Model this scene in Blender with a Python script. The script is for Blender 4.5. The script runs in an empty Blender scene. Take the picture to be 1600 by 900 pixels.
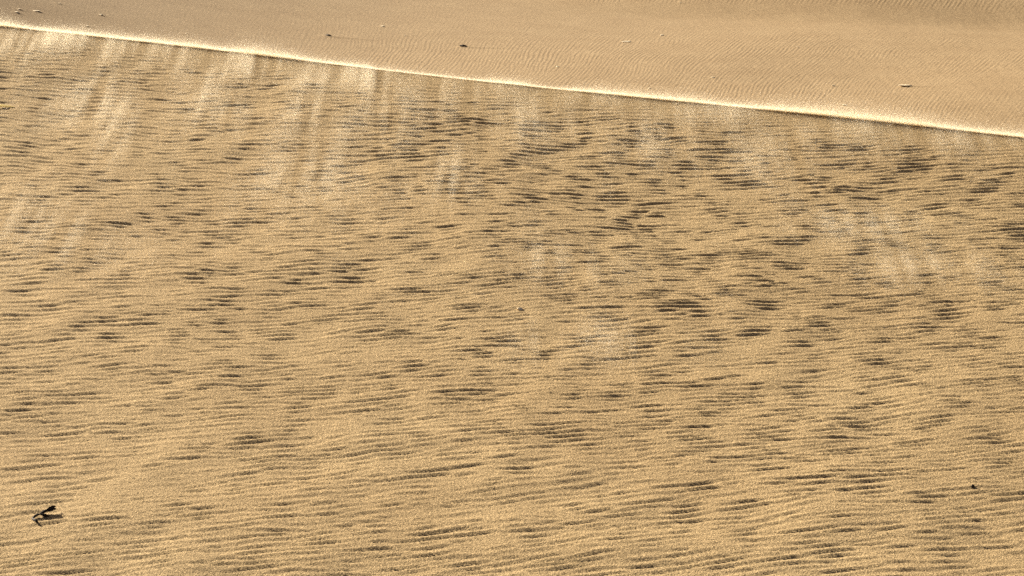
import bpy, math
import numpy as np

S = bpy.context.scene
R = math.radians
rng = np.random.default_rng(11)

# ---------------------------------------------------------------- camera
CAM_Z, PITCH, F = 4.34, R(12.1), 3500.0            # F: focal length in pixels of a 1600 wide frame
cd = bpy.data.cameras.new('camera')
cd.sensor_width = 36.0
cd.lens = F / 1600 * 36
cd.clip_start, cd.clip_end = 0.1, 20000
cam = bpy.data.objects.new('camera', cd)
S.collection.objects.link(cam)
cam.location = (0, 0, CAM_Z)
cam.rotation_euler = (R(90) - PITCH, 0, 0)
S.camera = cam

# ---------------------------------------------------------------- sky, sun, exposure
SUN_AZ, SUN_EL = R(-47), R(23)                     # azimuth from +Y, negative = left; sun beyond and left
w = bpy.data.worlds.new('World')
S.world = w
w.use_nodes = True
nt = w.node_tree
sky = nt.nodes.new('ShaderNodeTexSky')
sky.sky_type = 'NISHITA'
sky.sun_disc = False
sky.sun_elevation = SUN_EL
sky.sun_rotation = SUN_AZ
sky.air_density = 0.3
sky.dust_density = 6.0
sky.ozone_density = 0.0
bg = nt.nodes['Background']
bg.inputs['Strength'].default_value = 0.05
nt.links.new(sky.outputs[0], bg.inputs[0])

sd = bpy.data.lights.new('sun', 'SUN')
sd.energy = 5.0
sd.angle = R(0.5)
sd.color = (1.0, 0.915, 0.765)
sun = bpy.data.objects.new('sun', sd)
S.collection.objects.link(sun)
sun.location = (-40, 30, 40)
sun.rotation_euler = (R(90) - SUN_EL, 0, -SUN_AZ + math.pi)
to_sun = np.array([math.sin(SUN_AZ) * math.cos(SUN_EL), math.cos(SUN_AZ) * math.cos(SUN_EL), math.sin(SUN_EL)])
from mathutils import Vector
sun.rotation_euler = Vector(to_sun).to_track_quat('Z', 'Y').to_euler()

S.view_settings.view_transform = 'Standard'
S.view_settings.look = 'None'
S.view_settings.gamma = 1
S.view_settings.use_curve_mapping = False
S.view_settings.exposure = 1.66
S.cycles.use_denoising = False
S.cycles.max_bounces = 8

# ---------------------------------------------------------------- helpers
def smooth(a, b, x):                               # works with a > b too
    t = np.clip((x - a) / (b - a), 0, 1)
    return t * t * (3 - 2 * t)

class Field:
    """periodic random field on a grid, sampled with bilinear interpolation"""
    def __init__(self, data, su, sv):
        self.d, self.su, self.sv = data, su, sv
    def __call__(self, u, v):
        nu, nv = self.d.shape
        a = np.asarray(u) / self.su; b = np.asarray(v) / self.sv
        i = np.floor(a).astype(np.int64); j = np.floor(b).astype(np.int64)
        fa = a - i; fb = b - j
        i0 = i % nu; i1 = (i + 1) % nu; j0 = j % nv; j1 = (j + 1) % nv
        d = self.d
        return (d[i0, j0] * (1 - fa) + d[i1, j0] * fa) * (1 - fb) + (d[i0, j1] * (1 - fa) + d[i1, j1] * fa) * fb

def spectrum_field(nu, su, nv, sv, filt, seed, cplx=False):
    g = np.random.default_rng(seed)
    n = g.standard_normal((nu, nv)) + 1j * g.standard_normal((nu, nv))
    ku = np.fft.fftfreq(nu, su)[:, None]; kv = np.fft.fftfreq(nv, sv)[None, :]
    z = np.fft.ifft2(n * filt(ku, kv))
    z /= np.sqrt(np.mean(np.abs(z) ** 2))
    return Field(z if cplx else z.real * math.sqrt(2), su, sv)

def ripple_field(lam, bw, spread, tilt, seed, nu=2560, su=0.0125, nv=1024, sv=0.04):
    k0 = 1 / lam
    def f(ku, kv):
        return np.exp(-0.5 * ((ku - k0) / (bw * k0)) ** 2 - 0.5 * ((kv - tilt * ku) / spread) ** 2)
    return spectrum_field(nu, su, nv, sv, f, seed, True)

def lump_field(lu, lv, seed, nu=512, nv=512):
    return spectrum_field(nu, lu / 4, nv, lv / 4, lambda ku, kv: np.exp(-0.5 * ((ku * lu * 2.2) ** 2 + (kv * lv * 2.2) ** 2)), seed)

def profile(z, skew=0.36, lim=0.6):
    """asymmetric ripple from the analytic signal: steep on the rising side"""
    A = np.abs(z); A = A / np.sqrt(1 + (A / lim) ** 2); th = np.angle(z)
    return A * (np.sin(th) + skew * np.sin(2 * th))

def axis(fine0, fine1, step, lo, hi, grow=1.25):
    a = list(np.arange(fine0, fine1 + 1e-9, step))
    s, x, up = step, a[-1], []
    while x < hi:
        s *= grow; x += s; up.append(x)
    s, x, dn = step, a[0], []
    while x > lo:
        s *= grow; x -= s; dn.append(x)
    return np.array(dn[::-1] + a + up)

def link(o):
    S.collection.objects.link(o); return o

def mesh_np(name, co, faces, mat, parent=None, flat=False):
    me = bpy.data.meshes.new(name)
    nv, (nf, k) = len(co), faces.shape
    me.vertices.add(nv); me.vertices.foreach_set('co', np.ascontiguousarray(co, np.float32).ravel())
    me.loops.add(nf * k); me.loops.foreach_set('vertex_index', np.ascontiguousarray(faces, np.int32).ravel())
    me.polygons.add(nf); me.polygons.foreach_set('loop_start', np.arange(0, nf * k, k, dtype=np.int32))
    me.polygons.foreach_set('use_smooth', np.full(nf, not flat))
    me.update(calc_edges=True)
    me.materials.append(mat)
    o = link(bpy.data.objects.new(name, me))
    if parent is not None: o.parent = parent
    return o

def grid_mesh(name, X, Y, Z, mat):
    n, m = X.shape
    co = np.stack([X, Y, Z], -1).reshape(-1, 3)
    idx = np.arange(n * m).reshape(n, m)
    f = np.stack([idx[:-1, :-1], idx[:-1, 1:], idx[1:, 1:], idx[1:, :-1]], -1).reshape(-1, 4)
    return mesh_np(name, co, f, mat)

def tag(o, label=None, cat=None, group=None, kind=None):
    for k, v in (('label', label), ('category', cat), ('group', group), ('kind', kind)):
        if v: o[k] = v
    return o

# ---------------------------------------------------------------- materials
def principled(name, col, rough=0.9, spec=0.1):
    m = bpy.data.materials.new(name); m.use_nodes = True
    b = m.node_tree.nodes['Principled BSDF']
    b.inputs['Base Color'].default_value = (*col, 1)
    b.inputs['Roughness'].default_value = rough
    b.inputs['Specular IOR Level'].default_value = spec
    return m, b

def sand_material(name, dark, light, grain_scale, bump, grain_mix):
    m, b = principled(name, light, 0.95, 0.05)
    t = m.node_tree; N = t.nodes.new; L = t.links.new
    tc = N('ShaderNodeTexCoord')
    n1 = N('ShaderNodeTexNoise'); n1.inputs['Scale'].default_value = grain_scale
    n1.inputs['Detail'].default_value = 4; n1.inputs['Roughness'].default_value = 0.75
    L(tc.outputs['Object'], n1.inputs['Vector'])
    r1 = N('ShaderNodeValToRGB')
    r1.color_ramp.elements[0].position = 0.5 - grain_mix; r1.color_ramp.elements[0].color = (*dark, 1)
    r1.color_ramp.elements[1].position = 0.5 + grain_mix; r1.color_ramp.elements[1].color = (*light, 1)
    L(n1.outputs['Fac'], r1.inputs['Fac'])
    # broad patches of paler and browner sand
    n2 = N('ShaderNodeTexNoise'); n2.inputs['Scale'].default_value = 0.9; n2.inputs['Detail'].default_value = 5
    L(tc.outputs['Object'], n2.inputs['Vector'])
    r2 = N('ShaderNodeValToRGB')
    r2.color_ramp.elements[0].position = 0.3; r2.color_ramp.elements[0].color = (0.90, 0.88, 0.86, 1)
    r2.color_ramp.elements[1].position = 0.7; r2.color_ramp.elements[1].color = (1, 1, 1, 1)
    L(n2.outputs['Fac'], r2.inputs['Fac'])
    mx = N('ShaderNodeMix'); mx.data_type = 'RGBA'; mx.blend_type = 'MULTIPLY'
    mx.inputs['Factor'].default_value = 1.0
    L(r1.outputs[0], mx.inputs[6]); L(r2.outputs[0], mx.inputs[7])
    L(mx.outputs[2], b.inputs['Base Color'])
    n3 = N('ShaderNodeTexNoise'); n3.inputs['Scale'].default_value = grain_scale * 1.2
    n3.inputs['Detail'].default_value = 3; n3.inputs['Roughness'].default_value = 0.7
    L(tc.outputs['Object'], n3.inputs['Vector'])
    bp = N('ShaderNodeBump'); bp.inputs['Strength'].default_value = 1.0; bp.inputs['Distance'].default_value = bump
    L(n3.outputs['Fac'], bp.inputs['Height']); L(bp.outputs[0], b.inputs['Normal'])
    return m

M_dune = sand_material('dune_sand', (0.095, 0.064, 0.028), (0.520, 0.378, 0.200), 95, 0.007, 0.19)
M_floor = sand_material('floor_sand', (0.13, 0.087, 0.044), (0.350, 0.253, 0.140), 24, 0.005, 0.2)

# grains in the air: quartz, so part of the light goes through
M_grain = bpy.data.materials.new('blown_grain'); M_grain.use_nodes = True
t = M_grain.node_tree; t.nodes.clear()
out = t.nodes.new('ShaderNodeOutputMaterial'); mixs = t.nodes.new('ShaderNodeMixShader')
df = t.nodes.new('ShaderNodeBsdfDiffuse'); tr = t.nodes.new('ShaderNodeBsdfTranslucent')
for n in (df, tr): n.inputs[0].default_value = (0.96, 0.88, 0.70, 1)
mixs.inputs[0].default_value = 0.5
t.links.new(df.outputs[0], mixs.inputs[1]); t.links.new(tr.outputs[0], mixs.inputs[2]); t.links.new(mixs.outputs[0], out.inputs[0])

def speckled(name, c0, c1, scale=60, rough=0.85):
    m, b = principled(name, c1, rough, 0.2)
    t = m.node_tree
    tc = t.nodes.new('ShaderNodeTexCoord')
    n = t.nodes.new('ShaderNodeTexNoise'); n.inputs['Scale'].default_value = scale; n.inputs['Detail'].default_value = 5
    t.links.new(tc.outputs['Object'], n.inputs['Vector'])
    r = t.nodes.new('ShaderNodeValToRGB')
    r.color_ramp.elements[0].position = 0.35; r.color_ramp.elements[0].color = (*c0, 1)
    r.color_ramp.elements[1].position = 0.65; r.color_ramp.elements[1].color = (*c1, 1)
    t.links.new(n.outputs['Fac'], r.inputs['Fac']); t.links.new(r.outputs[0], b.inputs['Base Color'])
    bp = t.nodes.new('ShaderNodeBump'); bp.inputs['Distance'].default_value = 0.004
    t.links.new(n.outputs['Fac'], bp.inputs['Height']); t.links.new(bp.outputs[0], b.inputs['Normal'])
    return m
M_bark = speckled('dry_bark', (0.010, 0.007, 0.005), (0.035, 0.022, 0.014), 120)
M_darkrock = speckled('dark_rock', (0.015, 0.011, 0.008), (0.06, 0.045, 0.032), 40)
M_palerock = speckled('pale_rock', (0.62, 0.50, 0.32), (0.86, 0.74, 0.52), 40)
M_straw = speckled('dry_straw', (0.50, 0.43, 0.24), (0.70, 0.62, 0.40), 80)
_t = M_straw.node_tree
_tr = _t.nodes.new('ShaderNodeBsdfTranslucent'); _tr.inputs[0].default_value = (0.70, 0.62, 0.40, 1)
_mx = _t.nodes.new('ShaderNodeMixShader'); _mx.inputs[0].default_value = 0.6
_out = _t.nodes['Material Output']
_t.links.new(_t.nodes['Principled BSDF'].outputs[0], _mx.inputs[1]); _t.links.new(_tr.outputs[0], _mx.inputs[2]); _t.links.new(_mx.outputs[0], _out.inputs[0])

# ---------------------------------------------------------------- the dune: windward slope rising to a sharp crest
SLOPE = math.tan(R(5.7))
CT, CM = 17.00, 0.4987                              # crest line: y = CT - CM*x
wob = np.random.default_rng(5).uniform(0, 6.28, 6)
def crest_y(x):
    return CT - CM * x + 0.05 * np.sin(x * 0.55 + wob[0]) + 0.025 * np.sin(x * 1.3 + wob[1])
LN = math.hypot(1, CM)
def dune_base(x, y):
    d = (crest_y(x) - y) / LN                      # distance before the crest
    z = SLOPE * np.minimum(y, crest_y(x))
    dn = np.maximum(d, 0)
    z = z + 0.60 * np.exp(-dn / 2.6)               # a little steeper just under the crest
    lee = np.maximum(-d, 0)
    z = z - lee * math.tan(R(31))
    z = z + lump_a(y, x) * 0.009 * smooth(0.0, 1.0, dn) + lump_b(y, x) * 0.0038 * smooth(0.0, 0.6, dn)
    return z
lump_a = lump_field(1.6, 1.1, 21)
lump_b = lump_field(0.24, 0.26, 22)
rip1 = ripple_field(0.056, 0.28, 3.2, 0.0, 31, nu=4096, su=0.0078)
rip3 = ripple_field(0.13, 0.4, 2.6, 0.0, 33)
dash = lump_field(0.045, 0.115, 44)
rip2 = ripple_field(0.036, 0.25, 3.0, 0.10, 32, nu=4096, su=0.0078)
patch = lump_field(0.9, 0.55, 41)
patch2 = lump_field(0.15, 0.15, 42)
warp = lump_field(1.4, 1.2, 43)
def ripple_u(x, y):
    m = np.interp(y, [6, 10.5, 13, 15, 17, 20], [0.30, 0.22, 0.08, -0.08, -0.22, -0.30])
    yy = np.clip(y, 8, 20)                         # ripples lie a little wider apart up the slope
    return y - 0.008 * (yy - 9) ** 2 - m * x + 0.03 * warp(y, x)
def dune_ripples(x, y):
    d = (crest_y(x) - y) / LN
    u = ripple_u(x, y)
    amp = np.clip(0.95 + 0.06 * patch(y, x) + 0.20 * patch2(y, x) + 0.50 * dash(u, x), 0.10, 1.45)
    h = (0.0060 + 0.0012 * np.exp(-np.maximum(d, 0) / 3.5)) * amp * profile(rip1(u, x)) + 0.0010 * profile(rip2(u, x + 3))
    h = h + 0.0024 * np.exp(-np.maximum(d, 0) / 3) * np.clip(0.8 + 0.5 * patch2(y + 7, x), 0, 2) * profile(rip3(u, x))
    return h * smooth(-0.02, 0.5, d)
def dune_z(x, y): return dune_base(x, y) + dune_ripples(x, y)

xs = axis(-7.5, 7.5, 0.019, -90, 90)
ts = np.concatenate([axis(7.9, CT, 0.0075, -16, CT), CT + np.array([0.03, 0.1, 0.25, 0.6, 1.2, 2.5, 4, 6, 8, 12, 16])])
ts = np.unique(np.where(np.abs(ts - CT) < 0.02, CT, ts))
T, X = np.meshgrid(ts, xs, indexing='ij')
Y = T - CT + crest_y(X)
Z = dune_z(X, Y) + np.random.default_rng(3).normal(0, 0.0007, X.shape) * smooth(0.0, 0.05, CT - T)
tag(grid_mesh('sand_dune', X, Y, Z, M_dune), kind='structure')

# ---------------------------------------------------------------- the desert floor beyond, lower down
FLOOR = -1.0
tails = []                                         # (x, y, length, width, height) sand drifts behind stones
def floor_base(x, y):
    z = FLOOR + 0 * x
    z = z + 0.22 * np.logaddexp(0, (-x - 5.5 + 0.10 * (y - 50)) / 2.4) * 2.4 * smooth(36, 52, y) * (1 - smooth(120, 300, y))     # flank on the left
    e = (y - 61.2 + 0.43 * (x - 1.8)) / 1.1          # low step top right
    z = z + 0.55 * smooth(-1.5, 2.4, e) * smooth(-2, 6, x) * (1 - smooth(200, 600, y))
    z = z + lump_f(y, x) * 0.05
    return z
lump_f = lump_field(9.0, 6.0, 51)
ripf = ripple_field(0.080, 0.22, 0.40, 0.0, 52, nv=1024, sv=0.08)
ripf2 = ripple_field(0.25, 0.25, 0.6, 0.3, 55, nv=1024, sv=0.08)
patchf = lump_field(2.2, 1.4, 53)
warpf = lump_field(2.5, 2.0, 54)
def floor_ripples(x, y):
    u = (x + 3.7) * np.exp(-0.027 * np.clip(y - 45, -15, 30)) + 0.035 * warpf(y, x)
    e = (y - 61.2 + 0.43 * (x - 1.8)) / 1.1
    a = (1 - 0.85 * smooth(48, 58, y - 0.2 * x)) * smooth(-8, -1, x) * (0.75 + 0.55 * smooth(0, 7, x)) + 0.15
    a = a * (1 - smooth(-3.5, -1.0, e) * smooth(-2, 3, x)) + 1.6 * smooth(0.2, 0.9, e) * smooth(-1, 4, x)
    a = a * np.clip(1 + 0.12 * patchf(y, x), 0.3, 2)
    # wind from the left: steep sides on the right
    return 0.0050 * a * profile(np.conj(ripf(u, y))) + 0.0012 * profile(np.conj(ripf2(u, y)))
def floor_tails(x, y):
    z = 0 * x
    for (tx, ty, ln, wd, h) in tails:
        s = (x - tx) / ln
        q = (y - ty + 0.10 * (x - tx)) / wd
        z = z + h * np.exp(-q * q * 2) * np.where(s > 0, np.clip(1 - s, 0, 1) ** 1.5, np.clip(1 + s * ln / (wd * 1.5), 0, 1))
    return z
def floor_z(x, y): return floor_base(x, y) + floor_ripples(x, y) + floor_tails(x, y)

def ray(px, py):
    """direction through a point of the 1600 x 900 photograph"""
    a = (px - 800) / F; b = -(py - 450) / F
    c, s = math.cos(PITCH), math.sin(PITCH)
    v = np.array([a, c + b * s, -s + b * c])
    return v / np.linalg.norm(v)
def hit(px, py, fn, r0, r1, n=6000):
    v = ray(px, py); t = np.linspace(r0, r1, n)
    P = np.array([0, 0, CAM_Z]) + t[:, None] * v
    g = P[:, 2] - fn(P[:, 0], P[:, 1])
    i = np.argmax(g <= 0) if (g <= 0).any() else int(np.argmin(g))
    return P[i, 0], P[i, 1]

# stones on the floor: photograph place, width in metres, tail length
dark_stones = [(513, 57, 0.15, 1.6, 0.018), (724, 74, 0.18, 2.2, 0.018)]
pale_stones = [(598, 42, 0.17), (634, 79, 0.07), (633, 56, 0.08), (871, 105, 0.11), (979, 66, 0.26), (1034, 56, 0.18),
               (1015, 139, 0.10), (1302, 135, 0.13), (1320, 165, 0.15), (1414, 136, 0.30), (1246, 74, 0.10), (1114, 122, 0.14),
               (158, 24, 0.15), (57, 18, 0.20), (30, 15, 0.12), (26, 20, 0.16), (93, 6, 0.10), (291, 53, 0.08), (136, 41, 0.09), (209, 55, 0.07), (1063, 5, 0.12)]
for px, py, wd, ln, h in dark_stones:
    x, y = hit(px, py, floor_base, 30, 90); tails.append((x, y, ln, 0.16, h * 1.6))
for px, py, wd in pale_stones:
    x, y = hit(px, py, floor_base, 30, 90); tails.append((x, y, 0.9 if px == 1414 else wd * 2.5, 0.10, 0.03 if px == 1414 else 0.012))

xs = axis(-13.5, 15.5, 0.0175, -2500, 2500, 1.3)
ys = axis(33, 72, 0.075, -60, 4000, 1.3)
Y, X = np.meshgrid(ys, xs, indexing='ij')
near = (np.abs(X) < 40) & (Y > 10) & (Y < 120)
Z = floor_base(X, Y)
Z = np.where(near, Z + floor_ripples(X, Y) + floor_tails(X, Y), Z)
tag(grid_mesh('desert_floor', X, Y, Z, M_floor), kind='structure')

# ---------------------------------------------------------------- stones
import bmesh
def rock(name, size, mat, seed, parent=None):
    """a weathered, faceted stone sitting on its base"""
    g = np.random.default_rng(seed)
    bm = bmesh.new()
    bmesh.ops.create_icosphere(bm, subdivisions=3, radius=0.5)
    planes = [(lambda v: v / np.linalg.norm(v))(g.standard_normal(3)) for _ in range(9)]
    off = g.uniform(0.30, 0.44, 9)
    for v in bm.verts:
        p = np.array(v.co)
        for n, d in zip(planes, off):
            s = p @ n
            if s > d: p = p - n * (s - d) * 0.85
        p = p * (1 + 0.05 * math.sin(9 * p[0] + seed) * math.sin(8 * p[1]) + 0.03 * math.sin(17 * p[2] + 11 * p[0]))
        v.co = Vector((p[0] * size[0], p[1] * size[1], p[2] * size[2] + size[2] * 0.28))
    me = bpy.data.meshes.new(name); bm.to_mesh(me); bm.free()
    me.materials.append(mat)
    for p in me.polygons: p.use_smooth = False
    o = link(bpy.data.objects.new(name, me))
    if parent is not None: o.parent = parent
    return o

def put(o, x, y, z, rz=0.0):
    o.location = (x, y, z); o.rotation_euler = (0, 0, rz); return o

dark_labels = ['dark stone with a thin sand tail on the far floor, nearer the upper left',
               'elongated dark stone with a sand tail on the far floor, nearer the crest']
for i, (px, py, wd, ln, h) in enumerate(dark_stones):
    x, y = tails[i][:2]
    o = rock('stone', (wd, wd * 0.6, wd * 0.34), M_darkrock, 60 + i)
    put(o, x, y, floor_z(np.array([x]), np.array([y]))[0] - 0.012, 0.2 * i - 0.1)
    tag(o, dark_labels[i], 'stone')
pale_labels = {
 (598, 42): 'pale stone on the far floor straight above and between the two dark stones',
 (634, 79): 'tiny pale pebble between the two dark stones, close above the blowing crest',
 (633, 56): 'tiny pale pebble right of the dark stone with the thin tail',
 (871, 105): 'pale pebble on rippled floor right of the elongated dark stone',
 (979, 66): 'wide low pale stone on the far floor at top centre',
 (1034, 56): 'bright pale stone just up and right of the wide low pale stone',
 (1015, 139): 'small pale pebble close above the blowing crest at right of centre',
 (1302, 135): 'pale pebble on rippled floor left of the long pale stone with a sand tail',
 (1320, 165): 'pale stone nearest the blowing crest at the right',
 (1414, 136): 'long pale stone with a short sand tail on the right of the far floor',
 (1246, 74): 'small pale pebble on the smooth far floor under the dark rippled band',
 (1114, 122): 'pale pebble on rippled floor midway along the far side of the crest',
 (158, 24): 'pale stone on the darker left flank, right of the scattered pale row',
 (57, 18): 'largest pale stone of the scattered row at the top left corner',
 (30, 15): 'upper left pale stone of the scattered row at the top left corner',
 (26, 20): 'lower left pale stone of the scattered row at the top left corner',
 (93, 6): 'single tiny pale pebble at the top edge near the left corner',
 (291, 53): 'tiny pale pebble just above the blowing crest, left of the first dark stone',
 (136, 41): 'tiny pale pebble just above the blowing crest near the left corner',
 (209, 55): 'tiny pale pebble touching the glow of the crest at the left',
 (1063, 5): 'small pale stone at the top edge right of centre'}
for i, (px, py, wd) in enumerate(pale_stones):
    x, y = tails[len(dark_stones) + i][:2]
    lng = px in (979, 1414, 57)
    wd = wd * 0.62
    o = rock('pebble', (wd * (1.5 if lng else 1), wd * 0.7, wd * (0.20 if lng else 0.30)), M_palerock, 80 + i)
    put(o, x, y, floor_z(np.array([x]), np.array([y]))[0] - 0.006, 0.3 * math.sin(i * 2.1))
    tag(o, pale_labels[(px, py)], 'pebble', 'pale pebbles scattered on the far floor')

# ---------------------------------------------------------------- small things lying on the dune
def tube(bm, pts, rad, sides=7):
    rings = []
    for i, p in enumerate(pts):
        p = Vector(p)
        d = (Vector(pts[min(i + 1, len(pts) - 1)]) - Vector(pts[max(i - 1, 0)])).normalized()
        a = d.cross(Vector((0.3, 0.2, 1))).normalized(); b = d.cross(a).normalized()
        rings.append([bm.verts.new(p + (a * math.cos(k * 2 * math.pi / sides) + b * math.sin(k * 2 * math.pi / sides)) * rad[i]) for k in range(sides)])
    for r0, r1 in zip(rings, rings[1:]):
        for k in range(sides): bm.faces.new((r0[k], r0[(k + 1) % sides], r1[(k + 1) % sides], r1[k]))
    bm.faces.new(rings[0][::-1]); bm.faces.new(rings[-1])

def obj_bm(name, bm, mat, parent=None):
    me = bpy.data.meshes.new(name); bmesh.ops.recalc_face_normals(bm, faces=bm.faces)
    bm.to_mesh(me); bm.free(); me.materials.append(mat)
    for p in me.polygons: p.use_smooth = True
    o = link(bpy.data.objects.new(name, me))
    if parent is not None: o.parent = parent
    return o

def dz(x, y): return float(dune_z(np.array([x]), np.array([y]))[0])

# the dark twig at the lower left: a bent stem standing off the sand, two withered leaves at its upper end
tx, ty = hit(51, 812, dune_z, 5, 30)
twig = link(bpy.data.objects.new('twig', None)); twig.empty_display_size = 0.05
twig.location = (tx, ty, dz(tx, ty) + 0.003); twig.scale = (0.76, 0.76, 0.76)
tag(twig, 'small black dry twig with withered leaves lying on the rippled dune at lower left', 'twig')
bm = bmesh.new()
tube(bm, [(-0.004, 0.0, -0.002), (0.008, 0.016, 0.010), (0.022, 0.030, 0.016), (0.036, 0.040, 0.018), (0.050, 0.056, 0.022), (0.066, 0.078, 0.028), (0.080, 0.096, 0.032)],
     [0.0040, 0.0075, 0.0085, 0.0050, 0.0095, 0.0090, 0.0050])
obj_bm('stem', bm, M_bark, twig)
bm = bmesh.new()
tube(bm, [(-0.003, 0.002, 0.004), (0.020, -0.038, 0.006), (0.044, -0.074, 0.004)], [0.0060, 0.0056, 0.0080])
obj_bm('root_end', bm, M_bark, twig)
def leaf(base, tip, width, curl, name='leaf'):
    bm = bmesh.new(); n = 12
    b0, t0 = Vector(base), Vector(tip); d = t0 - b0
    side = d.cross(Vector((0, -1, 0.35))).normalized(); up = side.cross(d).normalized()
    rows = []
    for i in range(n + 1):
        s = i / n
        wd = width * (math.sin(math.pi * min(1, s * 0.94 + 0.04)) ** 0.8) * (1 + 0.18 * math.sin(s * 23))
        c = b0 + d * s + up * (curl * math.sin(s * math.pi))
        rows.append([bm.verts.new(c + side * wd * q + up * (abs(q) * wd * 0.7 + off)) for q, off in ((-1, 0), (0, 0.0016), (1, 0), (0, -0.0012))])
    for r0, r1 in zip(rows, rows[1:]):
        for k in range(4): bm.faces.new((r0[k], r0[(k + 1) % 4], r1[(k + 1) % 4], r1[k]))
    bm.faces.new(rows[0][::-1]); bm.faces.new(rows[-1])
    return obj_bm(name, bm, M_bark, twig)
leaf((0.060, 0.070, 0.026), (0.128, 0.104, 0.034), 0.0100, 0.010)
leaf((0.064, 0.076, 0.028), (0.116, 0.146, 0.036), 0.0100, 0.012)
leaf((0.040, 0.040, 0.018), (0.100, 0.034, 0.006), 0.0095, 0.008)

x, y = hit(1520, 761, dune_z, 5, 30)
o = rock('stone', (0.021, 0.016, 0.024), M_darkrock, 71)
put(o, x, y, dz(x, y) - 0.004, 0.4); tag(o, 'small dark peaked stone on the rippled dune at lower right', 'stone')
x, y = hit(812, 484, dune_z, 5, 30)
o = rock('pebble', (0.040, 0.024, 0.020), M_palerock, 72)
put(o, x, y, dz(x, y) - 0.003, 0.1); tag(o, 'tiny pale pebble on the dune ripples in the middle of the slope', 'pebble')
x, y = hit(-9, 169, dune_z, 5, 30)
bm = bmesh.new(); rows = []
for i in range(13):                                # a flat dry blade, standing a little off the sand and bending down at its ends
    s = i / 12 * 2 - 1
    wdt = 0.010 * (1 - abs(s) ** 2.2) + 0.0015
    c = Vector((0.17 * s, 0.01 * math.sin(3 * s), 0.016 * (1 - s * s) + 0.003))
    rows.append([bm.verts.new(c + Vector((0, a, b))) for a, b in ((-0.3 * wdt, -wdt), (-0.0012, 0), (0.3 * wdt, wdt), (0.0012, 0))])
for r0, r1 in zip(rows, rows[1:]):
    for k in range(4): bm.faces.new((r0[k], r0[(k + 1) % 4], r1[(k + 1) % 4], r1[k]))
bm.faces.new(rows[0][::-1]); bm.faces.new(rows[-1])
o = obj_bm('straw_stalk', bm, M_straw); put(o, x, y, dz(x, y)); tag(o, 'yellow dry straw stalk on the dune at the left edge below the crest', 'straw')

# ---------------------------------------------------------------- blowing sand: grains in the air over the crest and in wisps along the slope
def grain_cloud(name, P, rad, mat):
    """every grain is a small sphere (a point with a radius)"""
    me = bpy.data.meshes.new(name)
    me.vertices.add(len(P)); me.vertices.foreach_set('co', np.ascontiguousarray(P, np.float32).ravel())
    at = me.attributes.new('grain_radius', 'FLOAT', 'POINT'); at.data.foreach_set('value', np.ascontiguousarray(rad, np.float32))
    me.materials.append(mat)
    o = link(bpy.data.objects.new(name, me))
    ng = bpy.data.node_groups.new('grains', 'GeometryNodeTree')
    ng.interface.new_socket('Geometry', in_out='INPUT', socket_type='NodeSocketGeometry')
    ng.interface.new_socket('Geometry', in_out='OUTPUT', socket_type='NodeSocketGeometry')
    a = ng.nodes.new('NodeGroupInput'); b = ng.nodes.new('NodeGroupOutput')
    mp = ng.nodes.new('GeometryNodeMeshToPoints'); na = ng.nodes.new('GeometryNodeInputNamedAttribute')
    na.data_type = 'FLOAT'; na.inputs['Name'].default_value = 'grain_radius'
    sm = ng.nodes.new('GeometryNodeSetMaterial'); sm.inputs['Material'].default_value = mat
    ng.links.new(a.outputs[0], mp.inputs['Mesh']); ng.links.new(na.outputs['Attribute'], mp.inputs['Radius'])
    ng.links.new(mp.outputs[0], sm.inputs[0]); ng.links.new(sm.outputs[0], b.inputs[0])
    md = o.modifiers.new('grains', 'NODES'); md.node_group = ng
    return o

along = lump_field(0.35, 0.35, 61)
along2 = lump_field(1.3, 1.3, 62)
g = np.random.default_rng(9)
# crest plume
n = 2700000
x = g.uniform(-7.0, 6.5, n)
den = np.clip(0.75 + 0.30 * along(x, x * 0) + 0.25 * along2(x, x * 0 + 9), 0.15, 1.6)
keep = g.uniform(0, 1.3, n) < den
x = x[keep]; den = den[keep]; n = len(x)
off = g.exponential(0.035, n) - 0.015
thick = (0.0032 + 0.0040 * den)
far = g.uniform(0, 1, n) < 0.40
h = g.exponential(1.0, n) * np.where(far, thick * 4.0, thick)
y = crest_y(x) + off * LN
P1 = np.stack([x, y, SLOPE * crest_y(x) + 0.60 + h - 0.06 * np.maximum(off, 0)], -1)
s1 = g.uniform(0.0003, 0.00055, n)
# wisps: (photo x, y of the upper end, x, y of the lower end, half width in m, strength)
wisps = [(395, 85, 402, 118, .13, 1.3), (360, 82, 400, 112, .06, .9), (432, 88, 402, 112, .06, .8), (270, 72, 285, 120, .10, .6), (320, 130, 345, 205, .14, .7),
         (175, 120, 178, 235, .09, .8), (25, 60, 20, 110, .14, .7), (85, 50, 75, 66, .22, 1.0), (132, 57, 128, 72, .20, .9), (480, 165, 478, 215, .10, .7),
         (490, 250, 470, 330, .25, .55), (560, 108, 580, 150, .14, .5), (720, 130, 735, 165, .18, .5), (915, 145, 905, 175, .22, .6), (700, 260, 712, 310, .14, .5),
         (240, 66, 238, 76, .30, .7), (600, 105, 604, 118, .35, .6), (1110, 165, 1095, 190, .25, .5), (1330, 195, 1325, 215, .3, .5), (1500, 212, 1520, 235, .3, .5),
         (1300, 350, 1370, 365, .22, .6), (1440, 410, 1510, 440, .25, .5), (870, 400, 890, 440, .2, .4), (40, 330, 60, 420, .35, .35), (130, 140, 110, 200, .2, .45),
         (820, 180, 840, 240, .22, .4), (1010, 215, 1030, 260, .2, .35), (1180, 230, 1215, 290, .2, .35), (620, 150, 600, 240, .18, .4), (900, 520, 940, 560, .25, .3)]
PW, SW = [], []
wn = lump_field(1.1, 0.07, 63)
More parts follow.
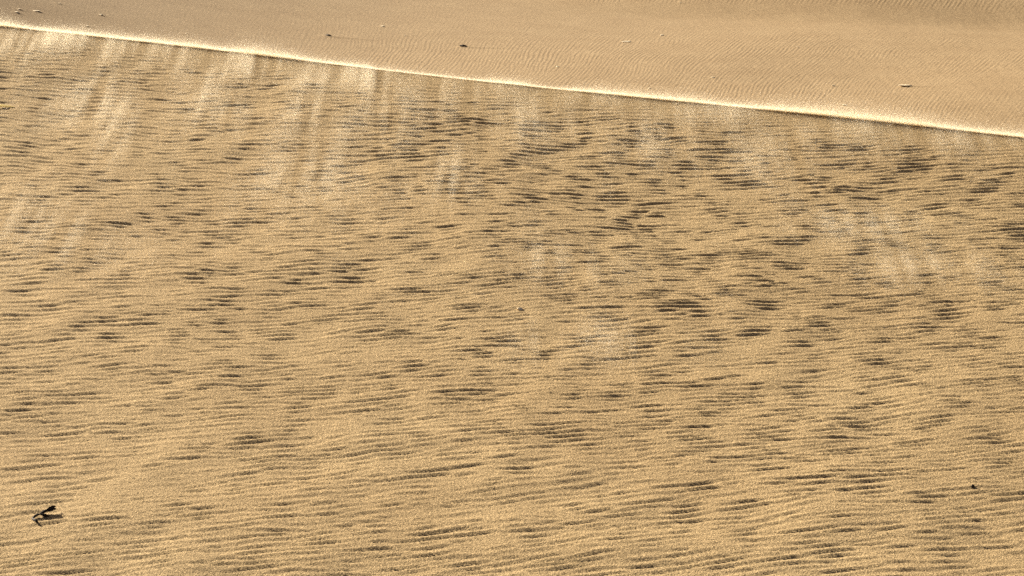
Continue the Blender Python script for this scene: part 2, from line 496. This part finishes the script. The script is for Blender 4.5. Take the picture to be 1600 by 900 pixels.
for k, (x0, y0, x1, y1, hw, st) in enumerate(wisps):
    ax, ay = hit(x0, y0, dune_base, 5, 40) if y0 > 39 + .109 * x0 + 4 else hit(x0, 39 + .109 * x0 + 5, dune_base, 5, 40)
    bx, by = hit(x1, y1, dune_base, 5, 40)
    ln = math.hypot(bx - ax, by - ay) + 0.2
    m = int(145000 * st * (ln + hw) * hw / 0.25)
    s = g.normal(0.5, 0.42, m); q = g.normal(0, 1, m) * 1.15 * hw * (0.6 + 0.8 * np.clip(s, 0, 1))
    X_ = ax + (bx - ax) * s; Y_ = ay + (by - ay) * s
    X_ = X_ + q + 0.25 * hw * np.sin(s * 5 + k)
    Y_ = Y_ + g.normal(0, 0.15, m)
    kp = g.uniform(-1.3, 1.7, m) < wn(Y_, X_)
    X_, Y_ = X_[kp], Y_[kp]
    ok = Y_ < crest_y(X_) - 0.02
    X_, Y_ = X_[ok], Y_[ok]
    Z_ = dune_base(X_, Y_) + 0.004 + g.exponential(0.022, len(X_))
    PW.append(np.stack([X_, Y_, Z_], -1)); SW.append(g.uniform(0.0003, 0.0005, len(X_)))
# a thin drift in streaks hugging the slope, densest at the upper left
streak = lump_field(2.2, 0.19, 64); puff = lump_field(0.45, 0.30, 65); broad = lump_field(2.2, 1.3, 66)
n = 7500000
X_ = g.uniform(-6.0, 5.0, n); D_ = g.uniform(0, 1, n) ** 1.5 * 7.0; Y_ = crest_y(X_) - D_ * LN
sx = X_ + 0.10 * (Y_ - 15) * np.sin(0.6 * X_ + 1) + 0.10 * np.sin(1.9 * Y_ + 2.3 * X_)
dn = np.clip(0.55 * streak(Y_, sx) + 0.38 * puff(Y_, X_) + 0.25 * broad(Y_, X_) - 0.10, 0, 2) ** 1.3
dn = dn * (0.35 + 0.65 * smooth(1.5, -3.0, X_)) * np.exp(-D_ / 2.2) * smooth(5.0, 2.2, D_)
kp = g.uniform(0, 1.25, n) < dn
X_, Y_ = X_[kp], Y_[kp]
Z_ = dune_base(X_, Y_) + 0.003 + g.exponential(0.020, len(X_))
PW.append(np.stack([X_, Y_, Z_], -1)); SW.append(g.uniform(0.0003, 0.0005, len(X_)))
PW = np.concatenate(PW); SW = np.concatenate(SW)
print('grains', len(P1), len(PW))
o = grain_cloud('blowing_sand', np.concatenate([P1, PW]), np.concatenate([s1, SW]), M_grain)
tag(o, 'pale veil of windblown sand streaming along the dune crest and in wisps down its slope', 'blowing sand', kind='stuff')
